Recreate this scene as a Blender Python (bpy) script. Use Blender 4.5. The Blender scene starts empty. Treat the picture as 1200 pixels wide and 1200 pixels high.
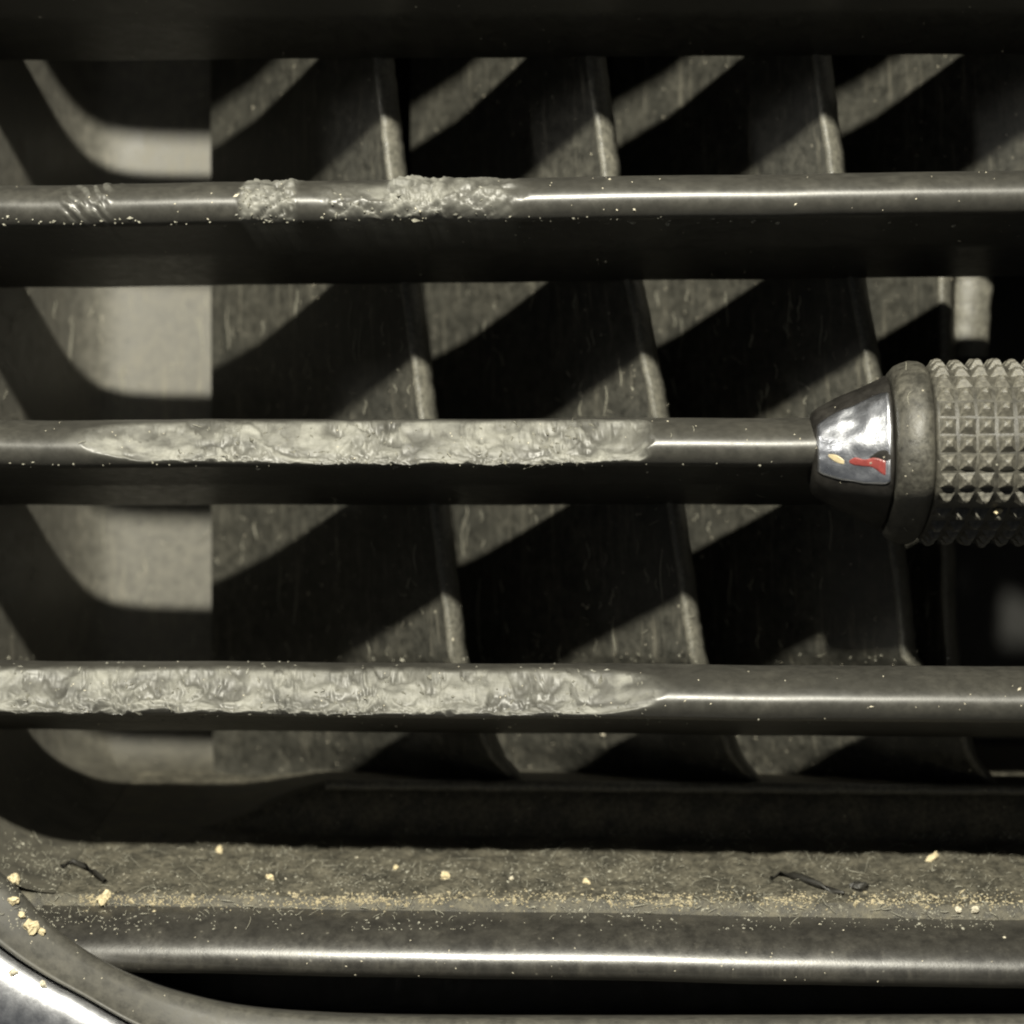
import bpy, math, random
from mathutils import Vector, Matrix, noise
random.seed(7)
S = 5e-5                                   # one design unit = 0.05 mm (the view is about 6 cm wide)
sc = bpy.context.scene
col = sc.collection

def W(x, y, z):                            # design units (x right, y down, z into the vent) -> metres
    return Vector(((x-600)*S, z*S, (600-y)*S))

# ------------------------------------------------------------------ camera
DIST = 2400.0
YAW = math.radians(3.4)
CAM = (600+DIST*math.sin(YAW), 600.0, -DIST*math.cos(YAW))
FWD = (-math.sin(YAW), 0.0, math.cos(YAW))
RGT = (math.cos(YAW), 0.0, math.sin(YAW))
cd = bpy.data.cameras.new('camera'); cam = bpy.data.objects.new('camera', cd); col.objects.link(cam)
cd.sensor_width = 36; cd.lens = 36*DIST/1200
cd.clip_start = 0.001; cd.clip_end = 10
cam.location = W(*CAM)
cam.rotation_euler = (W(600, 600, 0)-cam.location).to_track_quat('-Z', 'Y').to_euler()
cd.dof.use_dof = True; cd.dof.focus_distance = (DIST+20)*S; cd.dof.aperture_fstop = 38
sc.camera = cam

def ray(px, py):
    return Vector((FWD[0]*DIST+RGT[0]*(px-600), py-600, FWD[2]*DIST+RGT[2]*(px-600)))
def P(px, py, z):                          # where the line of sight through (px, py) meets depth z
    d = ray(px, py); t = (z-CAM[2])/d.z
    return (CAM[0]+d.x*t, CAM[1]+d.y*t, z)

# ------------------------------------------------------------------ world, lamps, exposure
w = bpy.data.worlds.new('World'); sc.world = w; w.use_nodes = True
w.node_tree.nodes['Background'].inputs[0].default_value = (0.9, 0.95, 1.0, 1)
w.node_tree.nodes['Background'].inputs[1].default_value = 0.06
def lamp(name, kind, pos, power, color, **kw):
    l = bpy.data.lights.new(name, kind); o = bpy.data.objects.new(name, l); col.objects.link(o)
    o.location = W(*pos); l.energy = power; l.color = color
    for k, v in kw.items(): setattr(l, k, v)
    return o
torch = lamp('torch', 'POINT', (500, -1680, -3285), 4.6, (1.0, 0.958, 0.815), shadow_soft_size=85*S)
room = lamp('room_lamp', 'AREA', (-2450, -540, -1240), 0.065, (1.0, 0.97, 0.88), shape='DISK', size=420*S)
room.rotation_euler = (W(700, 500, 150)-room.location).to_track_quat('-Z', 'Y').to_euler()
sc.view_settings.view_transform = 'Standard'; sc.view_settings.look = 'None'
sc.view_settings.exposure = 0; sc.view_settings.gamma = 1; sc.view_settings.use_curve_mapping = False
sc.cycles.use_denoising = True
sc.cycles.max_bounces = 4
sc.cycles.filter_width = 2.1

# ------------------------------------------------------------------ materials
def mat(name, base, rough=0.4, dust=0.0, dustcol=(0.30, 0.28, 0.22), dscale=1.0, streak=0.0, speck=0.0,
        bump=0.15, metallic=0.0, scuff=None, spec=0.5, mottling=0.4, film=0.0):
    m = bpy.data.materials.new(name); m.use_nodes = True
    nt = m.node_tree; N = nt.nodes; L = nt.links
    b = N['Principled BSDF']; b.inputs['Metallic'].default_value = metallic
    b.inputs['Specular IOR Level'].default_value = spec
    tc = N.new('ShaderNodeTexCoord'); mp = N.new('ShaderNodeMapping')
    mp.inputs['Scale'].default_value = (1/S,)*3; L.new(tc.outputs['Object'], mp.inputs['Vector'])
    def noi(scale, detail=4, stretch=None, rough_=0.6):
        n = N.new('ShaderNodeTexNoise'); n.inputs['Scale'].default_value = scale
        n.inputs['Detail'].default_value = detail; n.inputs['Roughness'].default_value = rough_
        if stretch:
            q = N.new('ShaderNodeMapping'); q.inputs['Scale'].default_value = stretch
            L.new(mp.outputs[0], q.inputs[0]); L.new(q.outputs[0], n.inputs['Vector'])
        else: L.new(mp.outputs[0], n.inputs['Vector'])
        return n.outputs['Fac']
    def mr(v, a, c, d=0.0, e=1.0):
        r = N.new('ShaderNodeMapRange'); L.new(v, r.inputs[0])
        for i, x in zip((1, 2, 3, 4), (a, c, d, e)): r.inputs[i].default_value = x
        return r.outputs[0]
    def mth(op, a, c):
        r = N.new('ShaderNodeMath'); r.operation = op; r.use_clamp = (op == 'ADD')
        for i, x in enumerate((a, c)):
            if isinstance(x, (int, float)): r.inputs[i].default_value = x
            else: L.new(x, r.inputs[i])
        return r.outputs[0]
    def mix(f, a, c):
        r = N.new('ShaderNodeMix'); r.data_type = 'RGBA'
        if isinstance(f, (int, float)): r.inputs[0].default_value = f
        else: L.new(f, r.inputs[0])
        for i, x in ((6, a), (7, c)):
            if isinstance(x, tuple): r.inputs[i].default_value = (*x, 1)
            else: L.new(x, r.inputs[i])
        return r.outputs[2]
    big = noi(0.012*dscale, 5); mid = noi(0.06*dscale, 6, None, 0.7); fine = noi(0.35, 3)
    dk = tuple(c*(1-mottling) for c in base); lt = tuple(c*(1+mottling) for c in base)
    c = mix(mr(mid, 0.3, 0.7), dk, lt)
    fac = None
    if dust:
        fac = mth('MULTIPLY', mth('MULTIPLY', mr(big, 0.36, 0.64, 0.0 if dust > 0.5 else 0.25, 1.0), mr(mid, 0.35, 0.72, 0.15, 1.0)), dust)
    if film:
        f2 = mth('MULTIPLY', mr(big, 0.2, 0.8, 0.6, 1.0), film)
        fac = mth('ADD', fac, f2) if fac else f2
    if streak:
        st = mth('MULTIPLY', mr(noi(0.05, 5, (1.6, 1.6, 0.10), 0.75), 0.55, 0.75), streak)
        fac = mth('ADD', fac, st) if fac else st
    if speck:
        vo = N.new('ShaderNodeTexVoronoi'); vo.inputs['Scale'].default_value = 0.055; L.new(mp.outputs[0], vo.inputs['Vector'])
        vo.inputs['Randomness'].default_value = 1
        sp = mth('MULTIPLY', mth('MULTIPLY', mr(vo.outputs['Distance'], 0.05, 0.14, 1.0, 0.0), mr(mid, 0.5, 0.6)), speck)
        fac = mth('ADD', fac, sp) if fac else sp
    if fac: c = mix(fac, c, dustcol)
    r = mr(mid, 0.3, 0.7, rough*0.85, rough*1.2)
    if fac: r = mth('ADD', r, mth('MULTIPLY', fac, 0.5))
    hgt = mth('ADD', mth('MULTIPLY', fine, 0.35), mth('MULTIPLY', mid, 0.5))
    if scuff:
        at = N.new('ShaderNodeAttribute'); at.attribute_name = 'scuff'
        sv = at.outputs['Fac']
        chew = noi(0.030, 7, (0.7, 1, 1.3), 0.66)
        sc1 = mix(mr(chew, 0.32, 0.68), tuple(x*0.42 for x in scuff), tuple(x*1.45 for x in scuff))
        c = mix(sv, c, sc1)
        r = mth('ADD', mth('MULTIPLY', r, mth('SUBTRACT', 1.0, mth('MULTIPLY', sv, 0.9))), mth('MULTIPLY', sv, 0.62))
        hgt = mth('ADD', hgt, mth('MULTIPLY', mth('MULTIPLY', chew, sv), 2.0))
    L.new(c, b.inputs['Base Color']); L.new(r, b.inputs['Roughness'])
    bp = N.new('ShaderNodeBump'); bp.inputs['Strength'].default_value = bump; bp.inputs['Distance'].default_value = 3*S
    L.new(hgt, bp.inputs['Height']); L.new(bp.outputs[0], b.inputs['Normal'])
    return m
M = {}
M['slat'] = mat('slat_plastic', (0.033, 0.032, 0.028), 0.37, dust=0.08, bump=0.06, mottling=0.12, scuff=(0.165, 0.163, 0.143), spec=0.7)
M['vane'] = mat('vane_plastic', (0.025, 0.025, 0.0215), 0.42, dust=0.16, streak=0.30, speck=0.8, bump=0.15, dscale=1.2)
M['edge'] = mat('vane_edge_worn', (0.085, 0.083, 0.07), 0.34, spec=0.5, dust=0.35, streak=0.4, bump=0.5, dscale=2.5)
M['wall'] = mat('wall_plastic', (0.085, 0.082, 0.068), 0.45, dust=0.25, streak=0.15, speck=0.5, bump=0.12)
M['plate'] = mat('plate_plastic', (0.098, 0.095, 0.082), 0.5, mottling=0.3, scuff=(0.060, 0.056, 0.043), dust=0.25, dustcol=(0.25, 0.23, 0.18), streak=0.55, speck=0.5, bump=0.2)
M['floor'] = mat('dusty_floor', (0.036, 0.034, 0.026), 0.55, mottling=0.8, dust=0.65, dustcol=(0.22, 0.20, 0.145), speck=0.5, bump=1.0, dscale=2.6, film=0.05)
M['lip'] = mat('lip_plastic', (0.021, 0.020, 0.018), 0.33, mottling=0.15, spec=0.8, dust=0.10, speck=0.3, streak=0.08, bump=0.10)
M['bezel'] = mat('bezel_plastic', (0.034, 0.033, 0.029), 0.5, dust=0.22, speck=0.25, bump=0.08, mottling=0.1)
M['duct'] = mat('duct_black', (0.008, 0.008, 0.007), 0.7)
M['chrome'] = mat('chrome', (0.85, 0.86, 0.90), 0.42, metallic=1.0, bump=0.12, mottling=0.05)
M['chrome_bumpy'] = mat('chrome_dented', (0.84, 0.86, 0.92), 0.32, metallic=1.0, bump=0.3, mottling=0.05, dscale=0.8)
M['knob'] = mat('knob_plastic', (0.028, 0.027, 0.023), 0.42, dust=0.25, bump=0.35, dscale=2.0)
M['stud'] = mat('stud_plastic', (0.058, 0.056, 0.048), 0.38, dust=0.45, bump=0.4, dscale=3.0)
M['taper'] = mat('taper_plastic', (0.014, 0.013, 0.012), 0.40, spec=0.3, dust=0.05, bump=0.1)
M['red'] = mat('red_reflection_paint', (0.19, 0.04, 0.036), 0.3, bump=0.2)  # colour of a reflection painted onto the chrome inset
M['amber'] = mat('amber_reflection_paint', (0.44, 0.37, 0.23), 0.3, bump=0.2)  # yellowish reflection in the chrome, put in as colour
M['crumb'] = mat('crumb_yellow', (0.54, 0.46, 0.29), 0.6, bump=0.5, dscale=4)
M['grit'] = mat('pale_grit', (0.50, 0.46, 0.36), 0.55, bump=0.3, dscale=4)
M['dust'] = mat('cream_dust', (0.36, 0.31, 0.20), 0.7, bump=0.6, dscale=4)
M['lint'] = mat('lint', (0.27, 0.26, 0.21), 0.6, bump=0.1, dscale=4)
M['flake'] = mat('torn_plastic', (0.15, 0.146, 0.122), 0.5, bump=0.4, dscale=3)
M['fibre'] = mat('dark_fibre', (0.02, 0.019, 0.016), 0.5, bump=0.1)

# ------------------------------------------------------------------ mesh helpers
def link(name, verts, faces, m, parent=None, smooth=True, attr=None):
    me = bpy.data.meshes.new(name); me.from_pydata([tuple(v) for v in verts], [], faces); me.update()
    me.materials.append(m)
    if smooth: me.polygons.foreach_set('use_smooth', [True]*len(me.polygons))
    if attr is not None:
        a = me.attributes.new('scuff', 'FLOAT', 'POINT'); a.data.foreach_set('value', attr)
    o = bpy.data.objects.new(name, me); col.objects.link(o)
    if parent: o.parent = parent
    return o
def grid_faces(nu, nv, close_v=False, flip=False):
    f = []
    for i in range(nu-1):
        for j in range(nv if close_v else nv-1):
            k = (j+1) % nv
            q = (i*nv+j, i*nv+k, (i+1)*nv+k, (i+1)*nv+j)
            f.append(q[::-1] if flip else q)
    return f
def tag(o, label=None, cat=None, group=None, kind=None):
    for k, v in (('label', label), ('category', cat), ('group', group), ('kind', kind)):
        if v: o[k] = v
    return o
def lerp(a, b, t): return a+(b-a)*t
def sstep(a, b, x):
    t = min(1, max(0, (x-a)/(b-a))); return t*t*(3-2*t)
def interp(pts, v):
    if v <= pts[0][0]: return pts[0][1]
    for (a, p), (b, q) in zip(pts, pts[1:]):
        if v <= b: return lerp(p, q, (v-a)/(b-a))
    return pts[-1][1]
def smooth_interp(pts, v):                 # Catmull-Rom through (v, value)
    n = len(pts)
    if v <= pts[0][0]: return pts[0][1]
    if v >= pts[-1][0]: return pts[-1][1]
    for i in range(n-1):
        if v <= pts[i+1][0]:
            a, b = pts[i], pts[i+1]
            p, q = pts[max(0, i-1)], pts[min(n-1, i+2)]
            h = b[0]-a[0]; t = (v-a[0])/h
            m0 = (b[1]-p[1])/(b[0]-p[0])*h; m1 = (q[1]-a[1])/(q[0]-a[0])*h
            return (2*t**3-3*t*t+1)*a[1]+(t**3-2*t*t+t)*m0+(-2*t**3+3*t*t)*b[1]+(t**3-t*t)*m1
def nz(x, y, z, sc_=1.0): return noise.noise(Vector((x*sc_, y*sc_, z*sc_)))
def fract(x, y, z, sc_, octv=4): return noise.fractal(Vector((x*sc_, y*sc_, z*sc_)), 0.8, 2.1, octv)

vent = bpy.data.objects.new('air_vent', None); col.objects.link(vent); vent.empty_display_size = 0.01
tag(vent, 'black plastic air vent with scuffed horizontal slats and angled vanes behind them', 'air vent')

# ------------------------------------------------------------------ housing: walls, back plate, floor, duct
FLOOR = [(86, 1130), (95, 1072), (318, 1034), (324, 1030), (330, 972), (345, 963), (900, 968)]
FLOOR_L = [(86, 1130), (95, 1072), (640, 962), (900, 968)]
def yf(z, x=-999):
    return lerp(interp(FLOOR_L, z), interp(FLOOR, z), sstep(150, 340, x))
PLAN = [(-118, -40), (-114, 60), (-107, 160), (-97, 300), (-88, 416), (-78, 510), (-58, 576), (-22, 606), (60, 618), (200, 622)]
def plan(s):
    xs = [(i, p[0]) for i, p in enumerate(PLAN)]; zs = [(i, p[1]) for i, p in enumerate(PLAN)]
    return smooth_interp(xs, s), smooth_interp(zs, s)
def wall_strip(name, s0, s1, n, m):
    V = []; A = []
    ys = [-420, -200, 0, 200, 400, 600, 750]
    nth = 12; nv = len(ys)+nth+1
    for i in range(n+1):
        s = lerp(s0, s1, i/n); x, z = plan(s); x2, z2 = plan(min(9, s+0.01)); x1, z1 = plan(max(0, s-0.01))
        dx, dz = x2-x1, z2-z1; l = math.hypot(dx, dz); nx, nz_ = dz/l, -dx/l     # inward normal
        r = lerp(150, 90, min(1, max(0, z)/600)); ex, ez = x+nx*r, z+nz_*r; yb = yf(max(ez, 100), ex)-1.0
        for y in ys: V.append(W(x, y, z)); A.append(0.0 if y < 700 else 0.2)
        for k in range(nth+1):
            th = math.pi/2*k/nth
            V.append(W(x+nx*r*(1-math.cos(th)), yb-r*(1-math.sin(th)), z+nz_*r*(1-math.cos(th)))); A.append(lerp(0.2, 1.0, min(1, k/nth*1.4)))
    return link(name, V, grid_faces(n+1, nv), m, vent, attr=A)
wall_strip('side_wall', 1.45, 5.6, 60, M['plate'])
wall_strip('back_plate', 5.6, 9, 40, M['plate'])
# floor sheet, gently uneven
V = []; zs = [86, 92, 95, 102]+[110+8*i for i in range(19)]+[262, 270, 280, 290, 300, 310, 318, 321, 324, 327, 330, 334, 339, 345, 355, 400, 500, 640, 900]
xs = list(range(-160, 1300, 5))+[1320, 1400, 1500]
for x in xs:
    for z in zs:
        amp = (5 if 100 < z < 310 else 1)*(0.15+0.85*sstep(20, 160, x))
        V.append(W(x, yf(z, x)+amp*(fract(x, z, 3, 0.02)+0.5*fract(x, z, 7, 0.09, 2)), z))
tag(link('floor', V, grid_faces(len(xs), len(zs), flip=True), M['floor'], vent), 'sloping dusty floor of the vent opening')
def slab(name, pts, m, parent):            # a box from 8 corners: 4 of one face then 4 of the other
    return link(name, [W(*p) for p in pts], [(0, 1, 2, 3), (7, 6, 5, 4), (0, 4, 5, 1), (1, 5, 6, 2), (2, 6, 7, 3), (3, 7, 4, 0)], m, parent, smooth=False)
def box(name, x0, x1, y0, y1, z0, z1, m, parent):
    return slab(name, [(x0, y0, z0), (x1, y0, z0), (x1, y1, z0), (x0, y1, z0), (x0, y0, z1), (x1, y0, z1), (x1, y1, z1), (x0, y1, z1)], m, parent)
V = []; xs = [-200+20*i for i in range(95)]
TOPP = [(180, -224), (20, -224), (6, -226), (-4, -234), (-8, -248), (-8, -340), (20, -440)]
for x in xs:
    for z, y in TOPP: V.append(W(x, y, z))
link('upper_lip', V, grid_faces(len(xs), len(TOPP)), M['lip'], vent)
box('duct_back', -200, 1700, -420, 1000, 1400, 1420, M['duct'], vent)
box('duct_side', 205, 225, -420, 1000, 640, 1400, M['duct'], vent)
box('duct_floor', -200, 1700, 962, 982, 880, 1400, M['duct'], vent)
box('housing_ceiling', -200, 1700, -440, -420, -20, 1420, M['duct'], vent)
box('duct_side', 1680, 1700, -420, 1000, -20, 1400, M['duct'], vent)

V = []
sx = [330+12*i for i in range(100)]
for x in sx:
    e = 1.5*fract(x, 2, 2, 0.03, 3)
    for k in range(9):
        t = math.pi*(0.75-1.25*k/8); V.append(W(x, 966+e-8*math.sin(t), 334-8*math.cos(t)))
link('shelf_edge_lit', V, grid_faces(len(sx), 9), M['edge'], vent)  # added bar; its paler material stands for light along the shelf edge

# ------------------------------------------------------------------ horizontal slats
def profile(au, bu, al, bl, back_top, back_bot, n_up=26, n_lo=16):
    pts = [(back_top[0], back_top[1]), (lerp(back_top[0], au, .5), lerp(back_top[1], bu, .5)+2)]
    for k in range(n_up, 0, -1):
        t = math.pi/2*(k/n_up); pts.append((au*(1-math.cos(t)), bu*math.sin(t)))
    for k in range(0, n_lo+1):
        t = math.pi/2*(k/n_lo); pts.append((al*(1-math.cos(t)), -bl*math.sin(t)))
    pts += [(lerp(al, back_bot[0], .4), lerp(-bl, back_bot[1], .4)), (back_bot[0], back_bot[1])]
    return pts      # (z, up)
PN = (-0.78, 0.626)                        # the worn facet looks up and towards the viewer
def build_slat(name, yl, yr, prof, damage, label, seed, zoff=0, x0=-104, x1=1560, m=None):
    """damage(x) -> (cut depth plane or None, scuff 0..1, roughness amplitude)"""
    a = P(0, yl, zoff); b = P(1190, yr, zoff)
    xs = ([x0, -60, -30] if x0 < -60 else [x0, x0+20]) + [-28+1.6*i for i in range(int(1300/1.6)) if -28+1.6*i > x0+25] + [1275+50*i for i in range(6)] + [x1]
    V = []; A = []; nv = len(prof)
    for x in xs:
        y0 = lerp(a[1], b[1], (x-a[0])/(b[0]-a[0])) + 1.2*fract(x, seed*9, 0, 0.006, 2)
        px = CAM[0] + (x-CAM[0])*1.0
        for (z, u) in prof:
            c, s_, amp, lump = damage(x, z, u)
            sc_ = 0.0; tone = 0.5
            d = PN[0]*z+PN[1]*u
            if s_ > 0 and z < 110:
                c2 = c
                if amp > 0:
                    loc_ = sstep(-0.35, 0.4, noise.noise(Vector((x*0.013, seed*4.0, 1.0)))+0.35*noise.noise(Vector((x*0.05, u*0.04, seed))))
                    wx = x+16*noise.noise(Vector((x*0.03, u*0.06, seed*2.0))); wu = u+9*noise.noise(Vector((x*0.03+40, u*0.06, seed*2.0)))
                    h = fract(wx, wu*1.3, seed*50, 0.028, 3)
                    h2 = noise.noise(Vector((x*0.012, u*0.02, seed*7.0)))
                    crease = max(0, 1-7*abs(noise.noise(Vector((wx*0.022+wu*0.02, wu*0.035, seed*5.0)))))
                    grit_ = fract(wx, wu*1.2, seed*31, 0.11, 3)
                    smear = noise.noise(Vector((wx*0.02+wu*0.06, (wu-wx*0.35)*0.075, seed*8.0)))
                    g2 = noise.noise(Vector((x*0.23+wu*0.1, wu*0.25, seed*3.0)))
                    ds_, ps_ = noise.voronoi(Vector(((wx+5*g2)*0.034+wu*0.02, wu*0.06, seed*17.0)))
                    cr = math.sin(ps_[0].x*91.7+ps_[0].y*57.3)
                    ds2, ps2 = noise.voronoi(Vector(((wx+4*g2)*0.10, wu*0.14, seed*5.0)))
                    cr2 = math.sin(ps2[0].x*71.7+ps2[0].y*37.3)
                    tone = 0.52+0.2*cr+0.10*cr2+0.45*h2+0.45*smear+0.25*h
                    c2 = c + amp*(0.6*h+0.7*h2+0.45*smear-loc_*0.55*crease+(0.15+0.3*loc_)*cr+(0.05+0.2*loc_)*cr2+0.10*g2+(0.12+0.55*loc_)*grit_)
                over = d-c2
                if over > 0:
                    z -= PN[0]*over*s_; u -= PN[1]*over*s_
                    sc_ = s_*sstep(-2, 4, over)*(0.3+0.7*sstep(0.1, 0.8, tone))
                elif amp > 0: sc_ = s_*0.25*sstep(-8, 0, over)
            if lump > 0 and z < 70:
                h = fract(x, z, u+seed*30, 0.05, 4); r2 = noise.noise(Vector((x*0.035+u*0.05, u*0.05, seed*3.0)))
                rd = max(0, 1-5*abs(noise.noise(Vector((x*0.04-u*0.06, u*0.05, seed*11.0)))))
                ds_, ps_ = noise.voronoi(Vector((x*0.06+u*0.03, u*0.09, seed*17.0))); cr = math.sin(ps_[0].x*91.7+ps_[0].y*57.3)
                q = lump*(6*h+7*r2+3.5*cr+4-5*rd)
                z -= 0.85*q; u += 0.45*q
                sc_ = max(sc_, lump*(0.4+0.6*sstep(-5, 6, q)))
            V.append(W(x, y0-u, z+zoff)); A.append(sc_)
    F = grid_faces(len(xs), nv, close_v=True)
    F.append(tuple(range(nv))[::-1]); n0 = (len(xs)-1)*nv; F.append(tuple(range(n0, n0+nv)))
    o = link(name, V, F, m or M['slat'], vent, attr=A)
    tag(o, label)
    return o
BACK = ((267, 2), (267, -66))
PROF = profile(92, 38, 24, 23, *BACK)
def band(x, a, b, f0=20, f1=20): return sstep(a-f0, a+f0, x)*(1-sstep(b-f1, b+f1, x))
def dmg0(x, z, u): return (99, 0, 0, 0)
def dmg1(x, z, u):
    l = band(x, 66, 120, 10, 8)*0.42*sstep(0.0, 0.7, math.sin((x+u*1.1)*0.36+2*noise.noise(Vector((x*0.06, u*0.06, 2.0))))+0.6*noise.noise(Vector((x*0.05, u*0.08, 7.0)))+0.2)+band(x, 278, 342, 5, 6)*0.85+band(x, 385, 450, 12, 12)*sstep(8, -10, u)*0.8+band(x, 452, 520, 8, 8)*0.95+band(x, 525, 600, 10, 12)*0.55
    s_ = band(x, 375, 612, 14, 12)*0.8
    return (3-3*band(x, 440, 530), s_, 4.0, min(1, l))
def dmg2(x, z, u):
    x = x+10*noise.noise(Vector((u*0.09, 3.0, x*0.01))); s_ = band(x, 60, 764, 45, 7)
    c = lerp(16, lerp(-13, -18, band(x, 330, 740, 60, 20)), sstep(15, 165, x))
    if x > 745: c = lerp(-14, 8, sstep(745, 772, x))
    return (c, min(1, s_*1.2), lerp(1.5, 5.5, band(x, 195, 740, 40, 30)), 0)
def dmg3(x, z, u):
    x = x+25*noise.noise(Vector((u*0.07, 8.0, x*0.008))); s_ = 1-sstep(715, 830, x)
    c = lerp(-15, 14, sstep(690, 850, x))
    return (c, s_, lerp(7.0, 1.0, sstep(600, 720, x)), 0)
build_slat('slat', -52, -64, PROF, dmg0, 'topmost slat, cut by the upper edge of the view', 0)
build_slat('slat', 243, 226, PROF, dmg1, 'slat with a few torn and scratched patches, second from the top', 1)
build_slat('slat', 526, 523, PROF, dmg2, 'slat carrying the slider knob, its left part worn flat', 2)
build_slat('slat', 818, 826, PROF, dmg3, 'lowest slat, roughly chewed along its left two thirds', 3)

# fixed rounded lip along the bottom, and the dark recess below it
LIP = profile(112, 52, 22, 18, (120, 40), (150, -22))
o = build_slat('lower_lip', 1124, 1144, LIP, dmg0, 'smooth rounded lip along the bottom of the opening', 5, zoff=12, x0=15, m=M['lip'])

# ------------------------------------------------------------------ vertical vanes (turned about 45 degrees)
def vane(front, rear, y0, y1, m_face=M['vane'], m_edge=M['edge'], seed=0, thick=None):
    """front: [(py, px, z)] right-hand outline of the front edge; rear: (x, z) of the back edge in design units"""
    rows = 150; Vf = []; Ve = []
    for i in range(rows+1):
        y = lerp(y0, y1, i/rows)
        px = interp([(a, b) for a, b, c in front], y); zf = interp([(a, c) for a, b, c in front], y)
        fx, fy, fz = P(px, y, zf)
        rx, rz = rear; y = fy
        dx, dz = fx-rx, fz-rz; l = math.hypot(dx, dz); dx /= l; dz /= l
        nx, nzz = dz, -dx                  # right-hand normal; the visible face looks to the left
        if nzz > 0: nx, nzz = -nx, -nzz
        t = (thick(y) if thick else 30)
        wob = 2.2*fract(y, seed*13, 5, 0.06, 4)
        fx += dx*wob; fz += dz*wob
        # front-right corner (fx,fz); the ridge lies t towards the visible face
        bx, bz = fx+nx*t, fz+nzz*t
        ridge = 2.0*fract(y, seed*7, 9, 0.09, 3)
        Vf.append([(rx+nx*t*0.5, y, rz+nzz*t*0.5), (lerp(rx, bx, .25), y, lerp(rz, bz, .25)), (lerp(rx, bx, .5), y, lerp(rz, bz, .5)),
                   (lerp(rx, bx, .75), y, lerp(rz, bz, .75)), (bx-dx*8, y, bz-dz*8)])
        e0 = (bx-dx*8, y, bz-dz*8)
        Ve.append([e0, (bx-dx*(2-ridge)+nx*2.5, y, bz-dz*(2-ridge)+nzz*2.5), (bx+dx*1.5-nx*3, y, bz+dz*1.5-nzz*3),
                   (lerp(bx, fx, .5)+dx*2, y, lerp(bz, fz, .5)+dz*2), (fx, y, fz), (fx-nx*1-dx*8, y, fz-nzz*1-dz*8), (rx-nx*t*0.3, y, rz-nzz*t*0.3)])
    f = link('vane', [W(*p) for r in Vf for p in r], grid_faces(rows+1, 5), m_face, vent)
    link('front_edge', [W(*p) for r in Ve for p in r], grid_faces(rows+1, 7), m_edge, f)
    return f
PITCH = 293
rx0, rz0 = P(257, 600, 570)[0], 570
fronts = [
 [(-300, 420, 285), (210, 478, 285), (490, 514, 282), (770, 549, 280), (850, 578, 330), (885, 592, 345), (915, 618, 378), (960, 625, 400)],
 [(-300, 660, 285), (210, 729, 285), (490, 787, 282), (770, 829, 280), (850, 858, 330), (885, 870, 345), (915, 896, 378), (960, 905, 400)],
 [(-300, 925, 285), (210, 993, 285), (490, 1044, 282), (770, 1076, 280), (850, 1136, 330), (885, 1144, 345), (915, 1168, 378), (960, 1174, 400)],
 [(-300, 1190, 285), (210, 1257, 285), (240, 1262, 285), (250, 1118, 445), (405, 1118, 445), (560, 1118, 445), (690, 1120, 445), (770, 1125, 440), (850, 1130, 440), (960, 1140, 440)]]
for k, fr in enumerate(fronts):
    v = vane(fr, (rx0+PITCH*k, rz0), -300, 962, seed=k)
    tag(v, ['upright vane nearest the pale back plate', 'second upright vane from the pale back plate', 'upright vane just left of the slider knob', 'cut-away upright vane behind the slider knob'][k])

V = []
for i in range(61):
    y = lerp(235, 418, i/60); e = 2.0*fract(y, 3, 8, 0.06, 3)
    xr = lerp(1170, 1157, i/60)+e; xl = lerp(1124, 1114, i/60)+1.2*fract(y, 9, 1, 0.08, 3)
    V += [P(xl+6, y, 550), P(xl, y, 508), P(xl+4, y, 502), P(lerp(xl, xr, .5), y, 500+2*fract(y, 1, 5, 0.05)), P(xr-5, y, 502), P(xr, y, 510), P(xr-2, y, 550)]
tag(link('fork_post', [W(*p) for p in V], grid_faces(61, 7), M['edge'], vent), 'worn upright post just above the knurled grip')

# ------------------------------------------------------------------ bezel corner with chrome ring
INNER = [(-190, 600), (-150, 760), (-95, 900), (-40, 985), (18, 1040), (58, 1082), (100, 1113), (150, 1140), (210, 1162), (290, 1180), (400, 1189), (560, 1192), (800, 1192), (1200, 1190), (1500, 1190)]
RING = [(-300, 700), (-240, 860), (-160, 965), (-80, 1045), (0, 1112), (50, 1145), (100, 1172), (155, 1203), (220, 1232), (310, 1262), (420, 1288), (570, 1305), (800, 1312), (1200, 1312), (1500, 1312)]
def crv(pts, t):
    return smooth_interp([(i, p[0]) for i, p in enumerate(pts)], t), smooth_interp([(i, p[1]) for i, p in enumerate(pts)], t)
def sweep(name, rows, m, parent, n=170):
    """rows: list of functions t -> (x, y, z)"""
    V = []; T = len(INNER)-1
    for i in range(n+1):
        t = T*i/n
        for r in rows: V.append(W(*r(t)))
    return link(name, V, grid_faces(n+1, len(rows), flip=True), m, parent)
def between(q, z, dz=0):
    def f(t):
        a = crv(INNER, t); b = crv(RING, t)
        return P(lerp(a[0], b[0], q), lerp(a[1], b[1], q), z)
    return f
bezel_rows = [between(-0.06, 190), between(-0.01, 60), between(0.0, -14), between(0.03, -32), between(0.10, -40), between(0.3, -48), between(0.6, -60), between(0.85, -72), between(0.93, -78), between(0.945, -74), between(0.96, -52), between(1.0, -52)]
bezel = sweep('bezel', bezel_rows, M['bezel'], vent)
ring_rows = []
for k in range(17):
    ph = math.pi*k/16
    ring_rows.append(between(0.985+0.62*(1-math.cos(ph)), -58-30*math.sin(ph)**0.8))
ring = sweep('chrome_ring', ring_rows, M['chrome'], bezel)
tag(ring, 'bright chrome trim ring at the lower left corner')
sweep('outer_rim', [between(2.225, -58), between(2.24, -40), between(2.6, -30), between(3.4, -10)], M['lip'], bezel)
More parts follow.
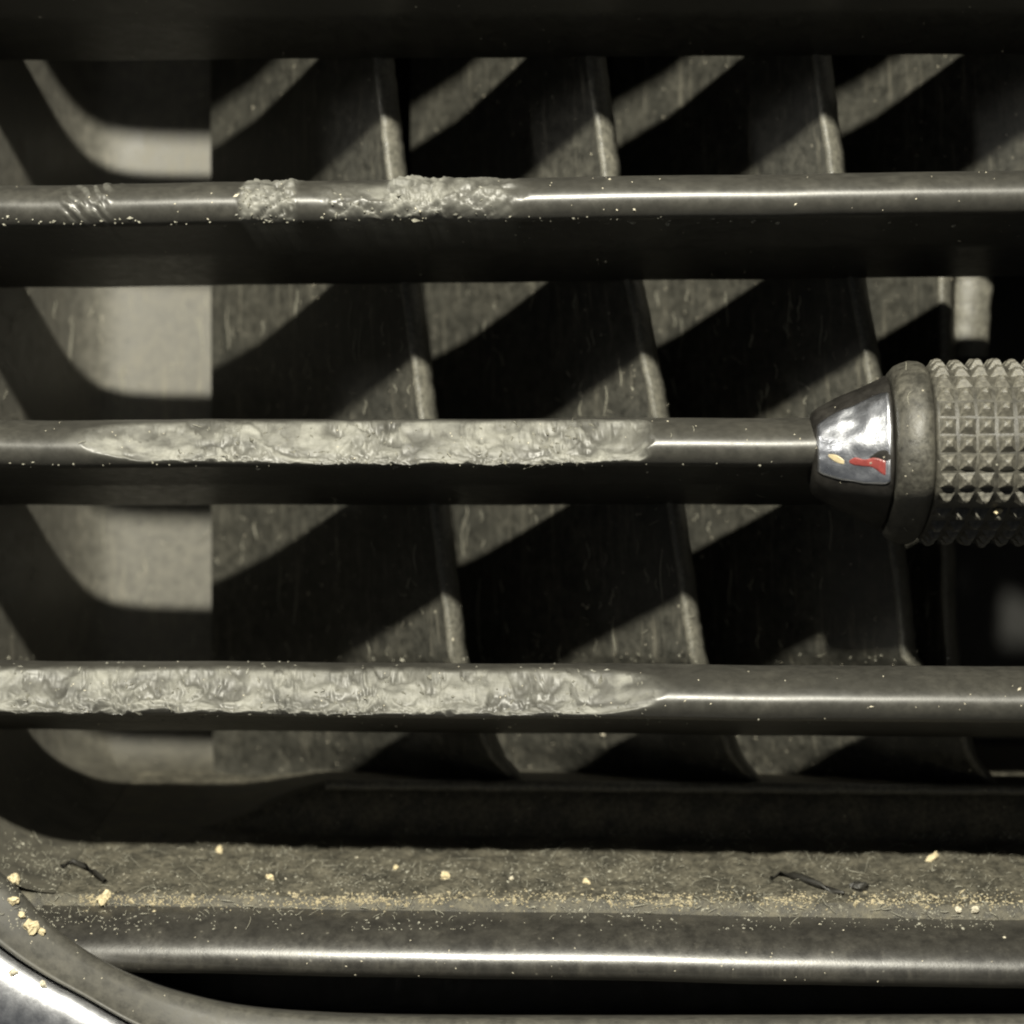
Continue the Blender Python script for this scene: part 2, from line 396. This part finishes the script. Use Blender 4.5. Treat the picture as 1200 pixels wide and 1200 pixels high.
# recess behind the lip
sweep('recess', [between(-0.5, 200), between(-0.06, 190)], M['duct'], bezel)
sweep('recess', [between(-0.06, 189), between(0.02, 60)], M['duct'], bezel) if False else None

# ------------------------------------------------------------------ slider knob
KX, KY, KZ = P(1038, 531, 45)[0], P(1044, 531, 45)[1], 48
knob = bpy.data.objects.new('slider_knob', None); col.objects.link(knob); knob.location = W(KX, KY, KZ); knob.empty_display_size = 0.005
tag(knob, 'knurled black slider knob with chrome collar gripping the middle slat', 'knob')
def kwarp(y, z):                           # the grip tucks under below its middle
    return z+(1.25*(y-48) if y > 48 else 0.0)*(1 if z < 0 else max(0, 1-z/60))
def KL(x, y, z): return Vector((x*S, z*S, -y*S))      # knob-local design units (x right, y down, z in)
def lathe(name, prof, m, parent, a0=0, a1=360, n=72, wob=0.0, back=True, xs=None):
    V = []; full = (a1-a0) >= 360
    cnt = n if full else n+1
    for (x, r) in prof:
        for k in range(cnt):
            a = math.radians(lerp(a0, a1, k/n))
            rr = r+wob*nz(x*0.05, math.cos(a)*r*0.04, math.sin(a)*r*0.04)
            yy = -math.sin(a)*rr; V.append(KL(x, yy, kwarp(yy, -math.cos(a)*rr)))
    return link(name, V, grid_faces(len(prof), cnt, close_v=full), m, parent)
# angle 0 looks at the viewer, 90 is up
lathe('taper', [(-89, 10), (-89, 40), (-87, 47), (-82, 52), (-60, 64), (-30, 78), (-10, 87), (-3, 91), (-1, 90), (1, 86), (1, 60)], M['taper'], knob, wob=2)
lathe('collar', [(2, 60), (2, 88), (3, 96), (8, 102), (16, 106), (26, 108), (36, 108), (41, 106), (44, 102), (45, 98), (45, 60)], M['knob'], knob, wob=2.0)
grip = lathe('grip', [(45.5, 60), (45.5, 100), (48, 103)]+[(56+10*i, 103) for i in range(29)]+[(340, 60)], M['knob'], knob, wob=1.0)
lathe('collar', [(341, 60), (341, 103), (348, 109), (385, 109), (392, 103), (392, 60)], M['knob'], knob)
lathe('taper', [(393, 60), (393, 102), (440, 80), (488, 57), (489, 10)], M['taper'], knob)
NR = 31; ST = 2*math.pi*104/NR
stud_me = bpy.data.meshes.new('stud')
h = ST*0.48; q = ST*0.17
pv = [(-h, -h, 1.5), (h, -h, 1.5), (h, h, 1.5), (-h, h, 1.5), (-q, -q, -9.5), (q, -q, -9.5), (q, q, -9.5), (-q, q, -9.5), (0, 0, -11)]
stud_me.from_pydata([tuple(KL(*p)) for p in pv], [], [(0, 1, 5, 4), (1, 2, 6, 5), (2, 3, 7, 6), (3, 0, 4, 7), (4, 5, 8), (5, 6, 8), (6, 7, 8), (7, 4, 8)])
stud_me.materials.append(M['stud']); stud_me.update()
for c in range(12):
    for r in range(-9, 10):
        a = 2*math.pi*(r+0.35)/NR
        o = bpy.data.objects.new('stud', stud_me); col.objects.link(o); o.parent = grip
        R_ = 103.0
        yy, zz = -math.sin(a)*R_, kwarp(-math.sin(a)*R_, -math.cos(a)*R_)
        a2 = a+0.02; y2, z2 = -math.sin(a2)*R_, kwarp(-math.sin(a2)*R_, -math.cos(a2)*R_)
        an = math.atan2(z2-zz, -(y2-yy))       # tilt of the surface here
        o.location = KL(58.5+c*ST*1.03, yy, zz)
        o.rotation_euler = (-an, 0, 0)
        s_ = 0.90+0.13*random.random()
        o.scale = (s_, 0.6+0.4*random.random(), s_)
        o.rotation_euler.y = random.uniform(-.09, .09); o.rotation_euler.x += random.uniform(-.07, .07)
def taper_r(x): return interp([(-89, 40), (-87, 47), (-82, 52), (-60, 64), (-30, 78), (-10, 87), (-3, 91)], x)
def patch(name, x0, x1, a_top, a_bot, lift, m, parent, nx=26, na=26, rough=0.0, seed=0):
    V = []
    for i in range(nx+1):
        x = lerp(x0, x1, i/nx); t = i/nx
        at, ab = a_top(t), a_bot(t)
        for j in range(na+1):
            a = math.radians(lerp(ab, at, j/na))
            edge = min(i, nx-i, j, na-j); lf = lift*min(1, edge/1.0)-(1.2 if edge == 0 else 0)
            r = taper_r(x)+lf+rough*fract(x, a*80, 0, 0.028, 2)
            V.append(KL(x, -math.sin(a)*r, -math.cos(a)*r))
    return link(name, V, grid_faces(nx+1, na+1), m, parent)
inset = patch('chrome_inset', -85, -3.5, lambda t: lerp(44, 54, t)-6*abs(2*t-1)**6, lambda t: lerp(-32, -27, t)+5*abs(2*t-1)**6, 2.2, M['chrome_bumpy'], knob, nx=40, na=40, rough=3.2)
tag(inset, 'dented chrome inset on the knob taper')
tag(patch('red_reflection', -52, -8, lambda t: -9+4*sstep(0, .25, t)+1.2*math.sin(t*11), lambda t: -10-3.5*sstep(0, .2, t)-6*sstep(.55, .95, t), 2.9, M['red'], inset, 16, 8, 3.2, 4), 'small red mark')  # a red reflection in the chrome, painted as a raised patch
tag(patch('amber_reflection', -74, -54, lambda t: -3-7*t+4*math.sin(math.pi*t), lambda t: -4-8*t-4*math.sin(math.pi*t), 2.9, M['amber'], inset, 12, 8, 3.2, 8), 'small amber mark')  # a yellow reflection in the chrome, painted the same way

# ------------------------------------------------------------------ loose bits lying on real surfaces
bpy.context.view_layer.update()
dg = bpy.context.evaluated_depsgraph_get()
def hit(px, py):
    o = cam.location; d = ray(px, py); d = Vector((d.x, d.z, -d.y)).normalized()
    ok, loc, nor, idx, ob, mx = sc.ray_cast(dg, o, d)
    if ok and nor.dot(d) > 0: nor = -nor
    return (loc, nor, ob) if ok else None
def lump(name, px, py, rx, ry, m, label=None, cat='crumb', group=None, seed=0, rot=0.0):
    h_ = hit(px, py)
    if not h_: return
    loc, nor, ob = h_
    V = []; F = []; nu, nv = 9, 12
    for i in range(nu):
        th = math.pi*(i+0.02)/(nu-1+0.04)
        for j in range(nv):
            ph = 2*math.pi*j/nv
            v = Vector((math.sin(th)*math.cos(ph), math.sin(th)*math.sin(ph), math.cos(th)))
            k = 1+0.6*noise.noise(v*1.5+Vector((seed*5.1, seed*2.7, 0)))+0.3*noise.noise(v*4+Vector((0, seed*3, 9)))
            V.append(v*k)
    R_ = Matrix.Rotation(rot, 3, 'Y')
    vs = [R_ @ Vector((v.x*rx*S, v.z*min(rx, ry)*0.8*S, v.y*ry*S)) for v in V]
    o = link(name, vs, grid_faces(nu, nv, close_v=True), m, smooth=False)
    o.location = loc+nor*(min(rx, ry)*0.55*S)
    if label: tag(o, label, cat, group)
    return o
crumbs = [
 (257, 999, 6, 6, 'round yellow crumb on the dusty floor, leftmost of the loose ones below the slat shadow'),
 (316, 1030, 6, 5, 'small yellow crumb on the dusty floor between two rounder crumbs'),
 (521, 1030, 6.5, 7.5, 'largest yellow crumb at the middle of the dusty floor'),
 (688, 1035, 6, 4, 'flat yellow crumb on the dusty floor, right of the largest middle crumb'),
 (464, 1018, 3.5, 4, 'tiny yellow crumb just left of the largest middle crumb'),
 (599, 1031, 3, 3.5, 'tiny pale crumb between the largest middle crumb and the flat one'),
 (122, 1053, 7, 11, 'long slanting yellow crumb at the left end of the dust line'),
 (16, 1033, 8, 8, 'upper of the two yellow crumbs at the left edge of the bezel'),
 (15, 1056, 6, 8, 'lower of the two yellow crumbs at the left edge of the bezel'),
 (36, 1087, 9, 10, 'fat oval yellow crumb on the bezel corner'),
 (25, 1073, 4.5, 4.5, 'small crumb touching the upper side of the fat oval crumb'),
 (48, 1092, 4.5, 6, 'small crumb at the right of the fat oval crumb'),
 (1092, 1008, 12, 5, 'wide fuzzy yellow crumb at the right of the dusty floor'),
 (1123, 1066, 4.5, 4, 'left of the pale pair of grains on the right end of the dust line'),
 (1142, 1066, 5.5, 4.5, 'right of the pale pair of grains on the right end of the dust line'),
 (1169, 599, 6, 4, 'cream crumb stuck under the knurled grip'),
 (50, 1155, 5, 5, 'pale grain beside the chrome ring'),
 (15, 1140, 6, 5, 'pale grain lying on the chrome ring'),
]
for i, (px, py, a, b, lab) in enumerate(crumbs):
    lump('crumb', px, py, a*0.86, b*0.86, M['crumb'] if i not in (5, 13, 14, 16, 17) else M['grit'], lab, 'crumb', 'crumbs lying in the vent', i, 0.6 if i == 6 else 0.2*i)
# dark curled shaving and chip near the right of the floor
def tube(pts, r, V, F, taper=True):
    n = len(pts); base = len(V)
    for i, p in enumerate(pts):
        a = pts[max(0, i-1)]; b = pts[min(n-1, i+1)]
        d = (b-a).normalized(); u = d.orthogonal().normalized(); v = d.cross(u)
        rr = r*(math.sin(math.pi*(i+0.6)/(n+0.2))**0.5 if taper else 1)
        for k in range(5):
            t = 2*math.pi*k/5; V.append(p+(u*math.cos(t)+v*math.sin(t))*rr)
    for i in range(n-1):
        for k in range(5):
            F.append((base+i*5+k, base+i*5+(k+1) % 5, base+(i+1)*5+(k+1) % 5, base+(i+1)*5+k))
def strand(name, pix, r, m, lift=3):
    pts = []
    for px, py in pix:
        h_ = hit(px, py)
        if h_: pts.append(h_[0]+h_[1]*lift*S)
    V = []; F = []; tube(pts, r*S, V, F)
    return link(name, V, F, m)
tag(strand('shaving_or_shadow', [(903, 1031), (915, 1027), (930, 1028), (945, 1033), (960, 1040), (975, 1046), (990, 1049)], 5, M['fibre']), 'dark curled plastic shaving on the dusty floor at right', 'shaving')
o = lump('plastic_chip', 1006, 1043, 12, 7, M['fibre'], 'dark square chip beside the curled shaving', 'chip', None, 31)
tag(strand('shaving_or_shadow', [(72, 1018), (85, 1012), (98, 1017), (112, 1026), (124, 1035)], 5, M['fibre']), 'short dark strand painted as the shadow of a dent in the left corner of the dusty floor', 'shaving')  # dark strand painted in for the shadow of a floor dent

# uncountable dust: flakes, fuzz and the cream dust line
def flakes(name, n, region, size, m, label, aspect=2.2, dens=None):
    V = []; F = []
    for _ in range(n):
        px, py = region()
        if dens and random.random() > dens(px, py): continue
        h_ = hit(px, py)
        if not h_: continue
        loc, nor, ob = h_
        if ob.name.startswith(('duct', 'recess', 'stud', 'chrome')): continue
        u = nor.orthogonal().normalized(); v = nor.cross(u); t = random.random()*6.28
        u, v = u*math.cos(t)+v*math.sin(t), v*math.cos(t)-u*math.sin(t)
        s_ = size*S*random.uniform(0.5, 1.0)*(2.2 if random.random() < 0.05 else 1); asp = random.uniform(1, aspect)
        b = len(V); up = nor*s_*random.uniform(0.4, 0.9)
        V += [loc+u*s_*asp-nor*s_*.1, loc+v*s_*0.8-nor*s_*.1, loc-u*s_*asp*.8-nor*s_*.1, loc-v*s_-nor*s_*.1, loc+up]
        F += [(b, b+1, b+4), (b+1, b+2, b+4), (b+2, b+3, b+4), (b+3, b, b+4)]
    return tag(link(name, V, F, m, smooth=False), label, 'dust', kind='stuff')
rnd = random.uniform
flakes('cream_dust', 2600, lambda: (rnd(90, 1200), 1054+random.gauss(0, 5)), 1.6, M['dust'], 'cream dust caught in the groove along the lip', dens=lambda x, y: sstep(-0.25, 0.45, fract(x, y*2, 1, 0.02, 3)+0.25))
flakes('floor_dust', 5200, lambda: (rnd(-20, 1210), rnd(975, 1090)), 1.3, M['lint'], 'fine grey dust over the vent floor', dens=lambda x, y: sstep(-0.35, 0.5, fract(x, y*2, 9, 0.012, 4)))
flakes('pale_specks', 900, lambda: (rnd(-10, 1200), rnd(0, 1185)), 1.25, M['grit'], 'pale specks scattered over slats and vanes')
flakes('slat_burrs', 330, lambda: (rnd(-10, 1195), random.choice([262, 770, 773, 846, 545, 258])+rnd(-4, 4)), 2.0, M['lint'], 'tiny pale burrs along the slat edges', dens=lambda x, y: 1-0.6*sstep(650, 900, x))
def torn():
    while True:
        k = random.random()
        if k < .5: x = rnd(-5, 760); y = 810+rnd(-34, 34)
        elif k < .85: x = rnd(205, 750); y = 522+rnd(-24, 27)
        else: x = random.choice([rnd(275, 345), rnd(380, 610)]); y = 241+rnd(-22, 20)
        if fract(x, y, 4, 0.02, 3) > rnd(-0.5, 0.5): return x, y
flakes('torn_flakes', 420, torn, 2.4, M['flake'], 'torn plastic flakes standing up from the chewed slats', aspect=2.8)
V = []; F = []
for _ in range(700):
    px, py = (rnd(-10, 1200), rnd(985, 1075)) if random.random() < 0.85 else (rnd(0, 1190), rnd(330, 770))
    a = rnd(0, 6.28); ln = rnd(4, 13) if random.random() < .85 else rnd(16, 34); cv = rnd(-.28, .28); pts = []
    for k in range(5):
        h_ = hit(px, py)
        if not h_ or h_[2].name.startswith(('duct', 'stud', 'chrome', 'recess')): pts = []; break
        pts.append(h_[0]+h_[1]*(1.2+1.5*math.sin(k*.8))*S); px += math.cos(a)*ln/4; py += math.sin(a)*ln/4*0.8; a += cv
    if len(pts) == 5 and max((pts[i]-pts[i+1]).length for i in range(4)) < 22*S: tube(pts, rnd(0.28, 0.5)*S, V, F)
for _ in range(300):  # upright surface scratches, drawn as thin pale strands
    px, py = rnd(0, 1120), rnd(335, 760); ln = rnd(5, 22) if random.random() < .8 else rnd(30, 70); pts = []; n0 = None
    for k in range(6):
        h_ = hit(px+1.5*math.sin(k+px), py+ln*k/5)
        if not h_ or not h_[2].name.startswith(('vane', 'back_plate', 'side_wall')) or (n0 and h_[2].name != n0): pts = []; break
        n0 = h_[2].name; pts.append(h_[0]+h_[1]*0.2*S)
    if len(pts) == 6: tube(pts, rnd(0.4, 0.8)*S, V, F)
tag(link('lint', V, F, M['lint']), 'short pale lint fibres and upright scratches over the vent', 'lint', kind='stuff')
